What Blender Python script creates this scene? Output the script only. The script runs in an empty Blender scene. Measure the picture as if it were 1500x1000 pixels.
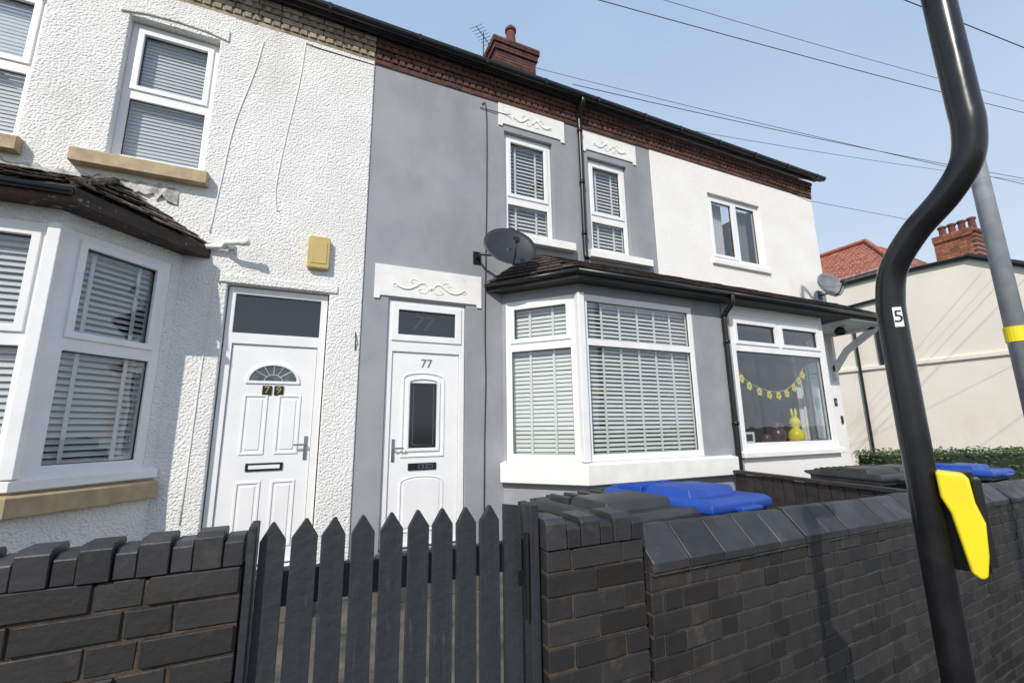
import bpy, bmesh, math, random
from mathutils import Matrix, Vector
random.seed(7)
SC=bpy.context.scene
COL=SC.collection
# ---------------------------------------------------------------- materials
def nmat(name):
    m=bpy.data.materials.new(name); m.use_nodes=True
    nt=m.node_tree; b=nt.nodes['Principled BSDF']
    return m,nt,b
def pmat(name,c1,c2=None,scale=3,rough=.6,bump=0,bscale=60,stretch=(1,1,1),metal=0,island=0,lo=.35,hi=.65,vor=0,detail=5,spec=.5,bd=.01,c3=None,s3=.6,st3=(1,1,1),lo3=.55,hi3=.7):
    m,nt,b=nmat(name); N=nt.nodes; L=nt.links
    b.inputs['Roughness'].default_value=rough; b.inputs['Metallic'].default_value=metal
    b.inputs['Specular IOR Level'].default_value=spec
    tc=N.new('ShaderNodeTexCoord')
    col=None
    if c2 is not None:
        mp=N.new('ShaderNodeMapping'); mp.inputs['Scale'].default_value=stretch; L.new(tc.outputs['Object'],mp.inputs[0])
        no=N.new('ShaderNodeTexNoise'); no.inputs['Scale'].default_value=scale; no.inputs['Detail'].default_value=detail; L.new(mp.outputs[0],no.inputs[0])
        mr=N.new('ShaderNodeMapRange'); mr.inputs[1].default_value=lo; mr.inputs[2].default_value=hi; L.new(no.outputs[0],mr.inputs[0])
        mx=N.new('ShaderNodeMix'); mx.data_type='RGBA'; L.new(mr.outputs[0],mx.inputs[0]); mx.inputs[6].default_value=(*c1,1); mx.inputs[7].default_value=(*c2,1)
        col=mx.outputs[2]
        mr2=N.new('ShaderNodeMapRange'); L.new(no.outputs[0],mr2.inputs[0]); mr2.inputs[1].default_value=.3; mr2.inputs[2].default_value=.7; mr2.inputs[3].default_value=max(0,rough-.08); mr2.inputs[4].default_value=min(1,rough+.1); L.new(mr2.outputs[0],b.inputs['Roughness'])
    if c3 is not None:
        mp=N.new('ShaderNodeMapping'); mp.inputs['Scale'].default_value=st3; mp.inputs['Location'].default_value=(3.3,1.7,.4); L.new(tc.outputs['Object'],mp.inputs[0])
        no=N.new('ShaderNodeTexNoise'); no.inputs['Scale'].default_value=s3; no.inputs['Detail'].default_value=8; no.inputs['Roughness'].default_value=.65; L.new(mp.outputs[0],no.inputs[0])
        mr=N.new('ShaderNodeMapRange'); mr.inputs[1].default_value=lo3; mr.inputs[2].default_value=hi3; L.new(no.outputs[0],mr.inputs[0])
        mx=N.new('ShaderNodeMix'); mx.data_type='RGBA'; L.new(mr.outputs[0],mx.inputs[0])
        if col: L.new(col,mx.inputs[6])
        else: mx.inputs[6].default_value=(*c1,1)
        mx.inputs[7].default_value=(*c3,1); col=mx.outputs[2]
    if island:
        g=N.new('ShaderNodeNewGeometry'); mr=N.new('ShaderNodeMapRange'); L.new(g.outputs['Random Per Island'],mr.inputs[0]); mr.inputs[3].default_value=1-island; mr.inputs[4].default_value=1+island
        mx=N.new('ShaderNodeMix'); mx.data_type='RGBA'; mx.blend_type='MULTIPLY'; mx.inputs[0].default_value=1
        if col: L.new(col,mx.inputs[6])
        else: mx.inputs[6].default_value=(*c1,1)
        cb=N.new('ShaderNodeCombineColor'); 
        for i in range(3): L.new(mr.outputs[0],cb.inputs[i])
        L.new(cb.outputs[0],mx.inputs[7]); col=mx.outputs[2]
    if col: L.new(col,b.inputs['Base Color'])
    else: b.inputs['Base Color'].default_value=(*c1,1)
    if bump:
        no=N.new('ShaderNodeTexNoise'); no.inputs['Scale'].default_value=bscale; no.inputs['Detail'].default_value=4; L.new(tc.outputs['Object'],no.inputs[0])
        h=no.outputs[0]
        if vor:
            v=N.new('ShaderNodeTexVoronoi'); v.inputs['Scale'].default_value=vor; L.new(tc.outputs['Object'],v.inputs[0])
            v.feature='SMOOTH_F1'
            ma=N.new('ShaderNodeMath'); ma.operation='MULTIPLY_ADD'; L.new(v.outputs[0],ma.inputs[0]); ma.inputs[1].default_value=-.7; L.new(h,ma.inputs[2]); h=ma.outputs[0]
        bp=N.new('ShaderNodeBump'); bp.inputs['Strength'].default_value=bump; bp.inputs['Distance'].default_value=bd; L.new(h,bp.inputs['Height']); L.new(bp.outputs[0],b.inputs['Normal'])
    return m
ROUGHCAST=pmat('white_roughcast',(.85,.84,.82),(.78,.77,.75),scale=2,rough=.85,bump=1,bscale=50,vor=60,bd=.015,c3=(.60,.58,.55),s3=1.3,st3=(1,1,.35),lo3=.58,hi3=.8)
GREY=pmat('grey_render',(.285,.295,.317),(.335,.345,.366),scale=2.2,rough=.85,bump=.4,bscale=45,bd=.006,c3=(.24,.247,.262),s3=1.1,st3=(1,1,.6),lo3=.46,hi3=.70)
WHITEW=pmat('white_render',(.85,.835,.81),(.79,.77,.74),scale=1.6,rough=.8,bump=.6,bscale=40,bd=.008,vor=60,c3=(.66,.63,.58),s3=1.1,st3=(1,1,.3),lo3=.6,hi3=.8)
WPAINT=pmat('white_paint',(.85,.84,.82),(.77,.76,.73),scale=6,rough=.55,bump=.25,bscale=30,bd=.004,c3=(.58,.56,.52),s3=5,lo3=.62,hi3=.8)
UPVC=pmat('white_upvc',(.85,.85,.85),(.79,.79,.79),scale=5,rough=.28)
DOORW=pmat('white_door_skin',(.85,.85,.85),(.80,.80,.805),scale=4,rough=.33,bump=.12,bscale=18,bd=.002)
STONE=pmat('ochre_stone_paint',(.48,.37,.22),(.36,.28,.17),scale=9,rough=.75,bump=.5,bscale=50,bd=.004,c3=(.2,.15,.1),s3=5,lo3=.6,hi3=.75)
CREAMC=pmat('cream_corbel',(.36,.31,.22),(.22,.18,.13),scale=8,rough=.8,bump=.5,bscale=60,bd=.004,island=.2,c3=(.10,.085,.07),s3=6,lo3=.56,hi3=.72)
REDB=pmat('red_brick',(.13,.050,.034),(.075,.034,.027),scale=7,rough=.85,bump=.5,bscale=80,bd=.003,island=.35,c3=(.045,.032,.028),s3=5,lo3=.50,hi3=.72)
ORB=pmat('orange_brick',(.30,.12,.07),(.20,.08,.05),scale=7,rough=.85,island=.3)
MORT=pmat('mortar',(.09,.068,.055),(.055,.042,.038),scale=12,rough=.95,bump=.5,bscale=90,bd=.003)
MORTW=pmat('wall_mortar',(.080,.062,.045),(.032,.026,.021),scale=14,rough=.95,bump=.8,bscale=90,bd=.005)
CHAR=pmat('charcoal_brick',(.029,.0265,.026),(.019,.0175,.0175),scale=7,rough=.5,bump=.4,bscale=60,bd=.004,island=.42,c3=(.070,.056,.044),s3=10,lo3=.58,hi3=.80)
COPE=pmat('charcoal_coping',(.036,.035,.037),(.023,.0225,.024),scale=7,rough=.48,bump=.4,bscale=50,bd=.004,island=.3,c3=(.075,.067,.058),s3=12,lo3=.58,hi3=.82)
GATEM=pmat('slate_grey_timber_paint',(.027,.030,.035),(.018,.020,.024),scale=5,stretch=(6,6,.5),rough=.55,bump=.8,bscale=26,bd=.005,island=.1,c3=(.070,.068,.066),s3=14,st3=(3,3,.5),lo3=.60,hi3=.8)
BLACKP=pmat('black_plastic',(.012,.012,.013),rough=.35)
POLE=pmat('black_pole_coating',(.008,.008,.009),(.012,.012,.013),scale=12,rough=.22,bump=.06,bscale=40,bd=.002)
BLACKT=pmat('black_timber_paint',(.018,.017,.017),(.035,.03,.028),scale=9,rough=.6,bump=.5,bscale=40)
PEEL=pmat('peeling_fascia_paint',(.02,.018,.017),(.07,.045,.035),scale=12,stretch=(.4,.4,2),rough=.75,bump=.9,bscale=30,c3=(.30,.27,.23),s3=16,lo3=.60,hi3=.66)
TILE=pmat('brown_roof_tile',(.060,.040,.033),(.028,.022,.02),scale=8,rough=.85,bump=.7,bscale=60,bd=.005,island=.35,c3=(.12,.11,.085),s3=9,lo3=.57,hi3=.70)
TILEM=pmat('mossy_roof_tile',(.09,.058,.045),(.035,.027,.024),scale=8,rough=.85,bump=.9,bscale=50,bd=.01,island=.5,c3=(.26,.24,.19),s3=9,lo3=.53,hi3=.64)
SLATE=pmat('slate_roof',(.05,.05,.055),(.08,.08,.085),scale=8,rough=.7,bump=.4,bscale=20)
REDT=pmat('red_roof_tile',(.42,.14,.08),(.30,.09,.055),scale=6,rough=.8,bump=.4,bscale=30,island=.2)
CREAM=pmat('cream_render',(.86,.81,.71),(.79,.74,.64),scale=.8,rough=.85,bump=.3,bscale=20,c3=(.66,.60,.50),s3=.7,st3=(1,1,.5),lo3=.55,hi3=.8)
BLIND=pmat('blind_slat',(.74,.74,.74),rough=.5)
BLINDW=pmat('white_blind_slat',(.88,.865,.84),rough=.42)
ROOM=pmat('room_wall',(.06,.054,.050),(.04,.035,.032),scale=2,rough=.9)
YELB=pmat('faded_yellow_plastic',(.58,.43,.16),(.50,.37,.14),scale=6,rough=.5)
YEL=pmat('bright_yellow_plastic',(.86,.70,.02),(.78,.62,.02),scale=5,rough=.4,bump=.1,bscale=60,bd=.002)
YELS=pmat('pale_yellow_card',(.82,.70,.06),rough=.7)
BLUE=pmat('blue_bin_plastic',(.012,.07,.38),(.015,.055,.29),scale=5,rough=.42,bump=.15,bscale=120,bd=.002)
DGREY=pmat('dark_grey_bin_plastic',(.026,.027,.029),(.042,.042,.043),scale=5,rough=.4,bump=.15,bscale=120,bd=.002)
DISH=pmat('dark_dish_metal',(.028,.029,.033),(.022,.023,.026),scale=8,rough=.45)
DISHL=pmat('grey_dish_metal',(.22,.23,.24),(.17,.17,.18),scale=8,rough=.5)
GALV=pmat('galvanised_steel',(.34,.37,.40),(.26,.28,.31),scale=9,rough=.5,metal=.2)
CABLE=pmat('black_cable',(.015,.015,.017),rough=.6)
CABLEW=pmat('painted_cable',(.76,.75,.72),rough=.7)
BRASS=pmat('gold_digit',(.6,.42,.10),rough=.35,metal=.7)
CHROME=pmat('handle_metal',(.5,.5,.52),rough=.25,metal=1)
GDIGIT=pmat('grey_digit',(.16,.16,.17),rough=.4)
WDIGIT=pmat('white_digit',(.55,.58,.62),rough=.5)
CONC=pmat('yard_concrete',(.13,.118,.10),(.07,.063,.055),scale=4,rough=.9,bump=.6,bscale=60,bd=.005,c3=(.035,.037,.025),s3=3,lo3=.52,hi3=.66)
ASPH=pmat('asphalt',(.05,.05,.052),(.065,.064,.062),scale=4,rough=.9,bump=.5,bscale=200,bd=.003)
PAVE=pmat('pavement_asphalt',(.11,.11,.105),(.085,.085,.082),scale=3,rough=.9,bump=.5,bscale=180,bd=.003)
GRASS=pmat('ground_earth',(.07,.085,.04),(.10,.09,.06),scale=.4,rough=.95)
LEAF=pmat('hedge_leaf',(.045,.085,.025),(.075,.12,.03),scale=6,rough=.6,island=.4)
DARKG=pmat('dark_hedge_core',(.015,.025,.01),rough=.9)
BROWN=pmat('purple_brown_ceramic',(.10,.035,.06),rough=.3)
TERRA=pmat('terracotta_pot',(.16,.05,.035),(.10,.035,.03),scale=6,rough=.8)
LEAD=pmat('mortar_flashing',(.26,.25,.235),(.62,.61,.59),scale=16,rough=.85,bump=.8,bscale=30,bd=.01)
def glass(name,extra=.05,tint=(.95,.97,.97)):
    m=bpy.data.materials.new(name); m.use_nodes=True; nt=m.node_tree; N=nt.nodes; N.clear(); L=nt.links
    o=N.new('ShaderNodeOutputMaterial'); mx=N.new('ShaderNodeMixShader'); t=N.new('ShaderNodeBsdfTransparent'); t.inputs[0].default_value=(*tint,1)
    g=N.new('ShaderNodeBsdfGlossy'); g.inputs['Roughness'].default_value=.01; g.inputs[0].default_value=(.95,.97,1,1)
    ge=N.new('ShaderNodeNewGeometry'); io=N.new('ShaderNodeMath'); io.operation='MULTIPLY_ADD'; io.inputs[1].default_value=-.83333; io.inputs[2].default_value=1.5; L.new(ge.outputs['Backfacing'],io.inputs[0])
    f=N.new('ShaderNodeFresnel'); L.new(io.outputs[0],f.inputs[0])
    a=N.new('ShaderNodeMath'); a.operation='MULTIPLY_ADD'; a.inputs[1].default_value=1.1; a.inputs[2].default_value=extra; a.use_clamp=True
    tc=N.new('ShaderNodeTexCoord'); no=N.new('ShaderNodeTexNoise'); no.inputs['Scale'].default_value=1.7; bp=N.new('ShaderNodeBump'); bp.inputs['Strength'].default_value=.12; bp.inputs['Distance'].default_value=.02
    L.new(tc.outputs['Object'],no.inputs[0]); L.new(no.outputs[0],bp.inputs['Height']); L.new(bp.outputs[0],g.inputs['Normal'])
    L.new(f.outputs[0],a.inputs[0]); L.new(a.outputs[0],mx.inputs[0]); L.new(t.outputs[0],mx.inputs[1]); L.new(g.outputs[0],mx.inputs[2]); L.new(mx.outputs[0],o.inputs[0])
    return m
GLASS=glass('window_glass',.02,(.90,.92,.92)); GLASSD=glass('dark_door_glass',.04,(.35,.38,.40))
# ---------------------------------------------------------------- mesh helpers
class MB:
    def __init__(s,M=None): s.v=[]; s.f=[]; s.M=M or Matrix()
    def add(s,vs,fs,M=None):
        T=s.M@M if M else s.M
        o=len(s.v); s.v+= [tuple(T@Vector(p)) for p in vs]; s.f+=[tuple(i+o for i in f) for f in fs]; return s
    def box(s,x0,x1,y0,y1,z0,z1,M=None):
        vs=[(x,y,z) for x in (x0,x1) for y in (y0,y1) for z in (z0,z1)]
        return s.add(vs,[(0,1,3,2),(4,6,7,5),(0,4,5,1),(2,3,7,6),(0,2,6,4),(1,5,7,3)],M)
    def plate(s,x0,x1,z0,z1,y0,y1,holes=()):
        xs=sorted({x0,x1,*[h[0] for h in holes],*[h[1] for h in holes]}); xs=[x for x in xs if x0<=x<=x1]
        zs=sorted({z0,z1,*[h[2] for h in holes],*[h[3] for h in holes]}); zs=[z for z in zs if z0<=z<=z1]
        n,m=len(xs)-1,len(zs)-1
        def fill(i,j):
            if i<0 or j<0 or i>=n or j>=m: return False
            cx=(xs[i]+xs[i+1])/2; cz=(zs[j]+zs[j+1])/2
            return not any(h[0]<cx<h[1] and h[2]<cz<h[3] for h in holes)
        idx={}; vs=[]; fs=[]
        def V(i,j,k):
            if (i,j,k) not in idx: idx[(i,j,k)]=len(vs); vs.append((xs[i],(y0,y1)[k],zs[j]))
            return idx[(i,j,k)]
        for i in range(n):
            for j in range(m):
                if not fill(i,j): continue
                fs.append((V(i,j,0),V(i+1,j,0),V(i+1,j+1,0),V(i,j+1,0)))
                fs.append((V(i,j,1),V(i,j+1,1),V(i+1,j+1,1),V(i+1,j,1)))
                if not fill(i-1,j): fs.append((V(i,j,0),V(i,j+1,0),V(i,j+1,1),V(i,j,1)))
                if not fill(i+1,j): fs.append((V(i+1,j,0),V(i+1,j,1),V(i+1,j+1,1),V(i+1,j+1,0)))
                if not fill(i,j-1): fs.append((V(i,j,0),V(i,j,1),V(i+1,j,1),V(i+1,j,0)))
                if not fill(i,j+1): fs.append((V(i,j+1,0),V(i+1,j+1,0),V(i+1,j+1,1),V(i,j+1,1)))
        return s.add(vs,fs)
    def prism(s,pts,a0,a1,axis='y',M=None):
        n=len(pts)
        if axis=='y': vs=[(p[0],a0,p[1]) for p in pts]+[(p[0],a1,p[1]) for p in pts]
        elif axis=='x': vs=[(a0,p[0],p[1]) for p in pts]+[(a1,p[0],p[1]) for p in pts]
        else: vs=[(p[0],p[1],a0) for p in pts]+[(p[0],p[1],a1) for p in pts]
        fs=[tuple(range(n))[::-1],tuple(range(n,2*n))]+[(i,(i+1)%n,n+(i+1)%n,n+i) for i in range(n)]
        return s.add(vs,fs,M)
    def ring(s,out,inn,y0,y1):
        n=len(out); vs=[(p[0],y0,p[1]) for p in out]+[(p[0],y0,p[1]) for p in inn]+[(p[0],y1,p[1]) for p in out]+[(p[0],y1,p[1]) for p in inn]
        fs=[]
        for i in range(n):
            j=(i+1)%n
            fs+=[(i,j,n+j,n+i),(2*n+i,3*n+i,3*n+j,2*n+j),(i,2*n+i,2*n+j,j),(n+i,n+j,3*n+j,3*n+i)]
        return s.add(vs,fs)
    def tube(s,pts,r,n=8,caps=True):
        pts=[Vector(p) for p in pts]; vs=[]; fs=[]; up=None
        for i,p in enumerate(pts):
            d=(pts[min(i+1,len(pts)-1)]-pts[max(i-1,0)]).normalized()
            if up is None: up=d.orthogonal().normalized()
            up=(up-d*up.dot(d)).normalized(); w=d.cross(up)
            rr=r[i] if isinstance(r,(list,tuple)) else r
            for k in range(n):
                a=2*math.pi*k/n; vs.append(tuple(p+(up*math.cos(a)+w*math.sin(a))*rr))
        for i in range(len(pts)-1):
            for k in range(n): fs.append((i*n+k,i*n+(k+1)%n,(i+1)*n+(k+1)%n,(i+1)*n+k))
        if caps: fs+= [tuple(range(n))[::-1],tuple((len(pts)-1)*n+k for k in range(n))]
        return s.add(vs,fs)
    def lathe(s,prof,n=20,M=None):
        vs=[];fs=[]
        for r,z in prof:
            for k in range(n): a=2*math.pi*k/n; vs.append((r*math.cos(a),r*math.sin(a),z))
        for i in range(len(prof)-1):
            for k in range(n): fs.append((i*n+k,i*n+(k+1)%n,(i+1)*n+(k+1)%n,(i+1)*n+k))
        fs+= [tuple(range(n))[::-1],tuple((len(prof)-1)*n+k for k in range(n))]
        return s.add(vs,fs,M)
def cr(pts,n=8):
    P=[Vector(p) for p in pts]; P=[2*P[0]-P[1]]+P+[2*P[-1]-P[-2]]; out=[]
    for i in range(1,len(P)-2):
        for k in range(n):
            t=k/n; a,b,c,d=P[i-1:i+3]
            out.append(.5*((2*b)+(c-a)*t+(2*a-5*b+4*c-d)*t*t+(3*b-a-3*c+d)*t**3))
    out.append(P[-2]); return out
def obj(name,mb,mat,parent=None,bevel=0,smooth=False,label=None,seg=2,flat=False):
    me=bpy.data.meshes.new(name); me.from_pydata(mb.v,[],mb.f)
    bm=bmesh.new(); bm.from_mesh(me); bmesh.ops.recalc_face_normals(bm,faces=bm.faces); bm.to_mesh(me); bm.free()
    me.materials.append(mat); o=bpy.data.objects.new(name,me); COL.objects.link(o)
    if parent is not None: o.parent=parent; o.matrix_parent_inverse=base_inv(parent)
    if smooth:
        for p in me.polygons: p.use_smooth=True
    if bevel:
        b=o.modifiers.new('bevel','BEVEL'); b.width=bevel; b.segments=1 if flat else seg; b.limit_method='ANGLE'; b.angle_limit=math.radians(20 if flat else 40)
        if not flat:
            for p in me.polygons: p.use_smooth=True
            b.harden_normals=True
    if label: o['label']=label
    return o
def base_inv(p):
    r=p
    while r.parent is not None: r=r.parent
    if r is p: return Matrix.Translation(-p.location)
    return Matrix()
def top(name,label,cat,loc=(0,0,0),group=None):
    e=bpy.data.objects.new(name,None); e.location=loc; e.empty_display_size=.2; COL.objects.link(e); tag(e,label,cat,group); return e
def tag(o,label,cat,group=None):
    o['label']=label; o['category']=cat
    if group: o['group']=group
    return o
def section(A,B):
    d=Vector((B[0]-A[0],B[1]-A[1],0)); L=d.length; d.normalize(); n=Vector((-d.y,d.x,0))
    M=Matrix(((d.x,n.x,0,A[0]),(d.y,n.y,0,A[1]),(0,0,1,0),(0,0,0,1))); return M,L
def text(body,size,M,mat,name,parent,ext=.002,align='CENTER',shear=0):
    c=bpy.data.curves.new(name,'FONT'); c.body=body; c.size=size; c.extrude=ext; c.align_x=align; c.align_y='CENTER'; c.shear=shear
    o=bpy.data.objects.new(name,c); COL.objects.link(o)
    me=bpy.data.meshes.new_from_object(o); bpy.data.objects.remove(o)
    me.transform(M); me.materials.append(mat); q=bpy.data.objects.new(name,me); COL.objects.link(q)
    if parent is not None: q.parent=parent; q.matrix_parent_inverse=base_inv(parent)
    return q
RX=Matrix.Rotation(math.radians(90),4,'X')
def slats(M,u0,u1,z0,z1,y,pitch=.045,depth=.045,a=-25,tapes=()):
    mb=MB(M); z=z1-pitch/2; A=math.radians(a)
    while z>z0:
        j=random.uniform(-.0015,.0015); aa=A+random.uniform(-.05,.05); k=random.uniform(-.002,.002)
        vs=[]
        for x,kk in ((u0,k),(u1,-k)):
            for yy,zz in ((y-depth/2*math.cos(aa),z+depth/2*math.sin(aa)+j+kk),(y,z+.002+j+kk),(y+depth/2*math.cos(aa),z-depth/2*math.sin(aa)+j+kk)): vs.append((x,yy,zz))
        mb.add(vs,[(0,1,4,3),(1,2,5,4)])
        z-=pitch
    mb.box(u0,u1,y-.025,y+.025,z1-.005,z1+.045)
    for t in tapes: mb.box(t-.015,t+.015,y-depth/2-.004,y-depth/2-.001,z0,z1)
    return mb
def window(house,M,u0,u1,z0,z1,panes,yf=.05,blind=None,fw=.05,name='window',parent=None,glassmat=None):
    """panes: list of (u0,u1,z0,z1,opening)"""
    holes=[p[:4] for p in panes]
    mb=MB(M); mb.plate(u0,u1,z0,z1,yf,yf+.07,holes)
    w=obj(name,mb,UPVC,parent or house,bevel=.006)
    sm=MB(M); any_s=False; gm=MB(M); km=MB(M)
    for p in panes:
        a,b,c,d=p[:4]
        i=.032 if p[4] else 0
        if p[4]:
            any_s=True; e=.022
            sm.plate(a-e,b+e,c-e,d+e,yf-.016,yf+.02,[(a+.032,b-.032,c+.032,d-.032)])
        gm.box(a-.005,b+.005,yf+.03,yf+.036,c-.005,d+.005)
        yk=yf+.018
        km.plate(a+i,b-i,c+i,d-i,yk,yk+.012,[(a+i+.006,b-i-.006,c+i+.006,d-i-.006)])
    if any_s: obj('sash',sm,UPVC,w,bevel=.006)
    obj('gasket',km,BLACKP,w)
    obj('glass',gm,glassmat or GLASS,w)
    if blind:
        mbs=slats(M,u0+.04,u1-.04,z0+.05,z1-.09,yf+.10,**{k:v for k,v in blind.items() if k!='mat'})
        obj('blind',mbs,blind.get('mat',BLIND),w)
    return w
I=Matrix()
# ================================================================= HOUSES
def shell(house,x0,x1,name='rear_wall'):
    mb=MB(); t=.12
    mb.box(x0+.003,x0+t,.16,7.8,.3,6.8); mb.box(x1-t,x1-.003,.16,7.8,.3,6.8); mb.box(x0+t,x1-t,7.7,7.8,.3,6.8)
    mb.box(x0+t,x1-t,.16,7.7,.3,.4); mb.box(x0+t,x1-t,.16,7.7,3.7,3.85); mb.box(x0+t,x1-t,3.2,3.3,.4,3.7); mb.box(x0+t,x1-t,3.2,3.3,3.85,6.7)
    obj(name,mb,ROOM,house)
def roof(house,x0,x1):
    mb=MB(); y0=-.17; zr=9.9; yr=4.0
    mb.prism([(y0,6.80),(yr,zr),(8.1,6.80),(8.1,6.9),(yr,zr+.1),(y0,6.9)],x0,x1,'x')
    r=obj('roof',mb,SLATE,house)
    return r
def gutter(house,x0,x1,y=-.205,z=6.86,r=.055,name='gutter'):
    mb=MB(); n=8
    pr=[(y+r*math.cos(math.pi+math.pi*k/n),z+r*math.sin(math.pi+math.pi*k/n)) for k in range(n+1)]
    pr=pr+[(y+r,z+.012),(y-r,z+.012)]
    mb.prism(pr,x0,x1,'x')
    x=x0+.5
    while x<x1: mb.box(x-.015,x+.015,y-r-.006,y+r+.02,z-r-.006,z+.016); x+=.9
    return obj(name,mb,BLACKP,house)
def corbel(house,x0,x1,mat,mmat):
    mb=MB(); z=6.48
    for k,(pr,dent) in enumerate([(.018,0),(.034,1),(.038,0),(.060,1),(.068,0)]):
        h=.061; zz=z+k*.066
        if dent:
            x=x0+.01
            while x<x1-.07: mb.box(x,x+.066+random.uniform(-.004,.004),-pr,.0,zz,zz+h); x+=.095
            mb.box(x0+.002,x1-.002,-pr+.014,.0,zz,zz+h)
        else:
            x=x0+.003+ (k%2)*.05
            while x<x1-.02:
                e=min(x+.215,x1-.003); j=random.uniform(-.003,.003); mb.box(x,e,-pr+j,.0,zz,zz+h); x+=.225
    c=obj('cornice',mb,mat,house,bevel=.004)
    m2=MB(); m2.plate(x0+.001,x1-.001,6.47,6.80,-.014,.0); obj('mortar_bed',m2,mmat,c)
    f=MB(); f.box(x0,x1,-.145,-.112,6.80,6.90); obj('fascia_board',f,BLACKT,house)
def tiles(quad,nc,tw=.17,th=.009,jit=1.0,miss=0,lift=.010):
    A,B,C,D=[Vector(p) for p in quad]; mb=MB()
    nrm=(B-A).cross(D-A).normalized(); 
    if nrm.z<0: nrm=-nrm
    for r in range(nc):
        t0=r/nc; t1=(r+1.25)/nc; t1=min(t1,1.0)
        a=A.lerp(D,t0); b=B.lerp(C,t0); c=B.lerp(C,t1); d=A.lerp(D,t1)
        L=(b-a).length; n=max(1,int(L/tw))
        for i in range(-1,n):
            off=(.5/n if r%2 else 0)
            s0=max(0,min(1,i/n+off)); s1=max(0,min(1,(i+.95)/n+off))
            if s1-s0<.01 or random.random()<miss: continue
            jl=nrm*random.uniform(.0,.007*jit); jd=(a-d).normalized()*random.uniform(-.014*jit,.016*jit)
            p=[a.lerp(b,s0)+jd,a.lerp(b,s1)+jd*random.uniform(.6,1.3),d.lerp(c,s1),d.lerp(c,s0)]
            lo=[p[0]+nrm*lift+jl,p[1]+nrm*lift+jl*random.uniform(.5,1.4),p[2],p[3]]
            hi=[q+nrm*th for q in lo]
            mb.add([tuple(q) for q in lo+hi],[(3,2,1,0),(4,5,6,7),(0,1,5,4),(1,2,6,5),(2,3,7,6),(3,0,4,7)])
    return mb
def sill(house,x0,x1,z0,z1,mat,y=-.09,M=None,name='sill'):
    mb=MB(M); mb.prism([(y,z0),(.06,z0),(.06,z1+.02),(y+.02,z1),(y,z1-.012)],x0,x1,'x'); return obj(name,mb,mat,house,bevel=.008)
def cable(name,pts,r,mat,parent,n=6):
    return obj(name,MB().tube(pts,r,n),mat,parent,smooth=True)

# ----- house with roughcast (number 79)
H79=top('terraced_house','white roughcast terraced house with tan sills and white panelled door','house',(-1.8,0,.5),'terraced houses along the street')
x0,x1=-4.2,.45
mb=MB(); mb.plate(x0,x1,.3,6.5,-.02,.16,[(-1.92,-1.15,4.58,6.15),(-3.31,-2.54,4.58,6.15),(-.83,.11,.76,3.45),(-4.0,-1.45,1.0,3.5)])
obj('wall',mb,ROUGHCAST,H79,bevel=.015,seg=3)
shell(H79,x0,x1); roof(H79,x0,x1); gutter(H79,x0,x1); corbel(H79,x0,x1,CREAMC,CREAMC)
for a,b in ((-1.92,-1.15),(-3.31,-2.54)):
    window(H79,I,a,b,4.585,6.145,[(a+.07,b-.07,4.66,5.28,0),(a+.08,b-.08,5.40,6.065,1)],yf=.07,blind=dict(pitch=.040,depth=.042,a=-74,mat=BLIND))
    sill(H79,a-.22,b+.06,4.42,4.56,STONE,y=-.12)
mb=MB(); mb.prism([(-2.0,6.155),(-1.8,6.20),(-1.53,6.215),(-1.27,6.20),(-1.07,6.155),(-1.07,6.30),(-2.0,6.30)],-.038,-.018)
obj('lintel',mb,ROUGHCAST,H79,bevel=.012,seg=3)
mb=MB(); mb.box(-.9,.19,-.040,-.018,3.455,3.54); obj('lintel',mb,ROUGHCAST,H79,bevel=.012,seg=3)
def arcpts(cx,cz,r,rz,n,a0=0,a1=180): return [(cx+r*math.cos(math.radians(a0+(a1-a0)*i/n)),cz+rz*math.sin(math.radians(a0+(a1-a0)*i/n))) for i in range(n+1)]
def panel(mb,a,b,c,d,y,arch=0):
    if arch:
        def shp(e): 
            return [(a+e,c+e),(b-e,c+e)]+arcpts((a+b)/2,d-arch,(b-a)/2-e,arch-e*.6,10)
    else:
        def shp(e): return [(a+e,c+e),(b-e,c+e),(b-e,d-e),(a+e,d-e)]
    mb.ring(shp(0),shp(.02),y-.010,y+.004)
    mb.prism(shp(.045),y-.007,y+.004)
yd=.06
mb=MB(); mb.plate(-.82,.10,.78,3.44,yd-.02,yd+.07,[(-.745,.03,.80,2.86),(-.755,.035,2.97,3.37)]); fr=obj('door_frame',mb,UPVC,H79,bevel=.006)
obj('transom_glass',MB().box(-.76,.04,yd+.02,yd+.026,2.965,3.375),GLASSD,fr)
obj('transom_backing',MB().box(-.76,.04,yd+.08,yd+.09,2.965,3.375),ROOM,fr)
mb=MB(); mb.plate(-.742,.027,.80,2.857,yd,yd+.05); door=obj('door',mb,DOORW,H79,bevel=.004)
mb=MB()
for a,b in ((-.60,-.39),(-.30,-.09)):
    panel(mb,a,b,1.78,2.36,yd); panel(mb,a,b,.92,1.53,yd)
obj('door_panel',mb,DOORW,door,bevel=.004)
out=[(-.60,2.47),(-.115,2.47)]+arcpts(-.357,2.49,.243,.19,14); inn=[(-.57,2.497),(-.145,2.497)]+arcpts(-.357,2.50,.212,.155,14)
mb=MB(); mb.ring(out,inn,yd-.014,yd+.004); obj('fanlight_moulding',mb,DOORW,door,bevel=.003)
obj('fanlight_glass',MB().prism(inn,yd-.004,yd-.001),pmat('obscured_glass',(.05,.07,.08),(.12,.15,.16),scale=12,rough=.15),door)
mb=MB()
for k in (40,65,90,115,140):
    a=math.radians(k); mb.tube([(-.357+.07*math.cos(a),yd-.006,2.50+.05*math.sin(a)),(-.357+.21*math.cos(a),yd-.006,2.50+.155*math.sin(a))],.004,5)
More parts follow.
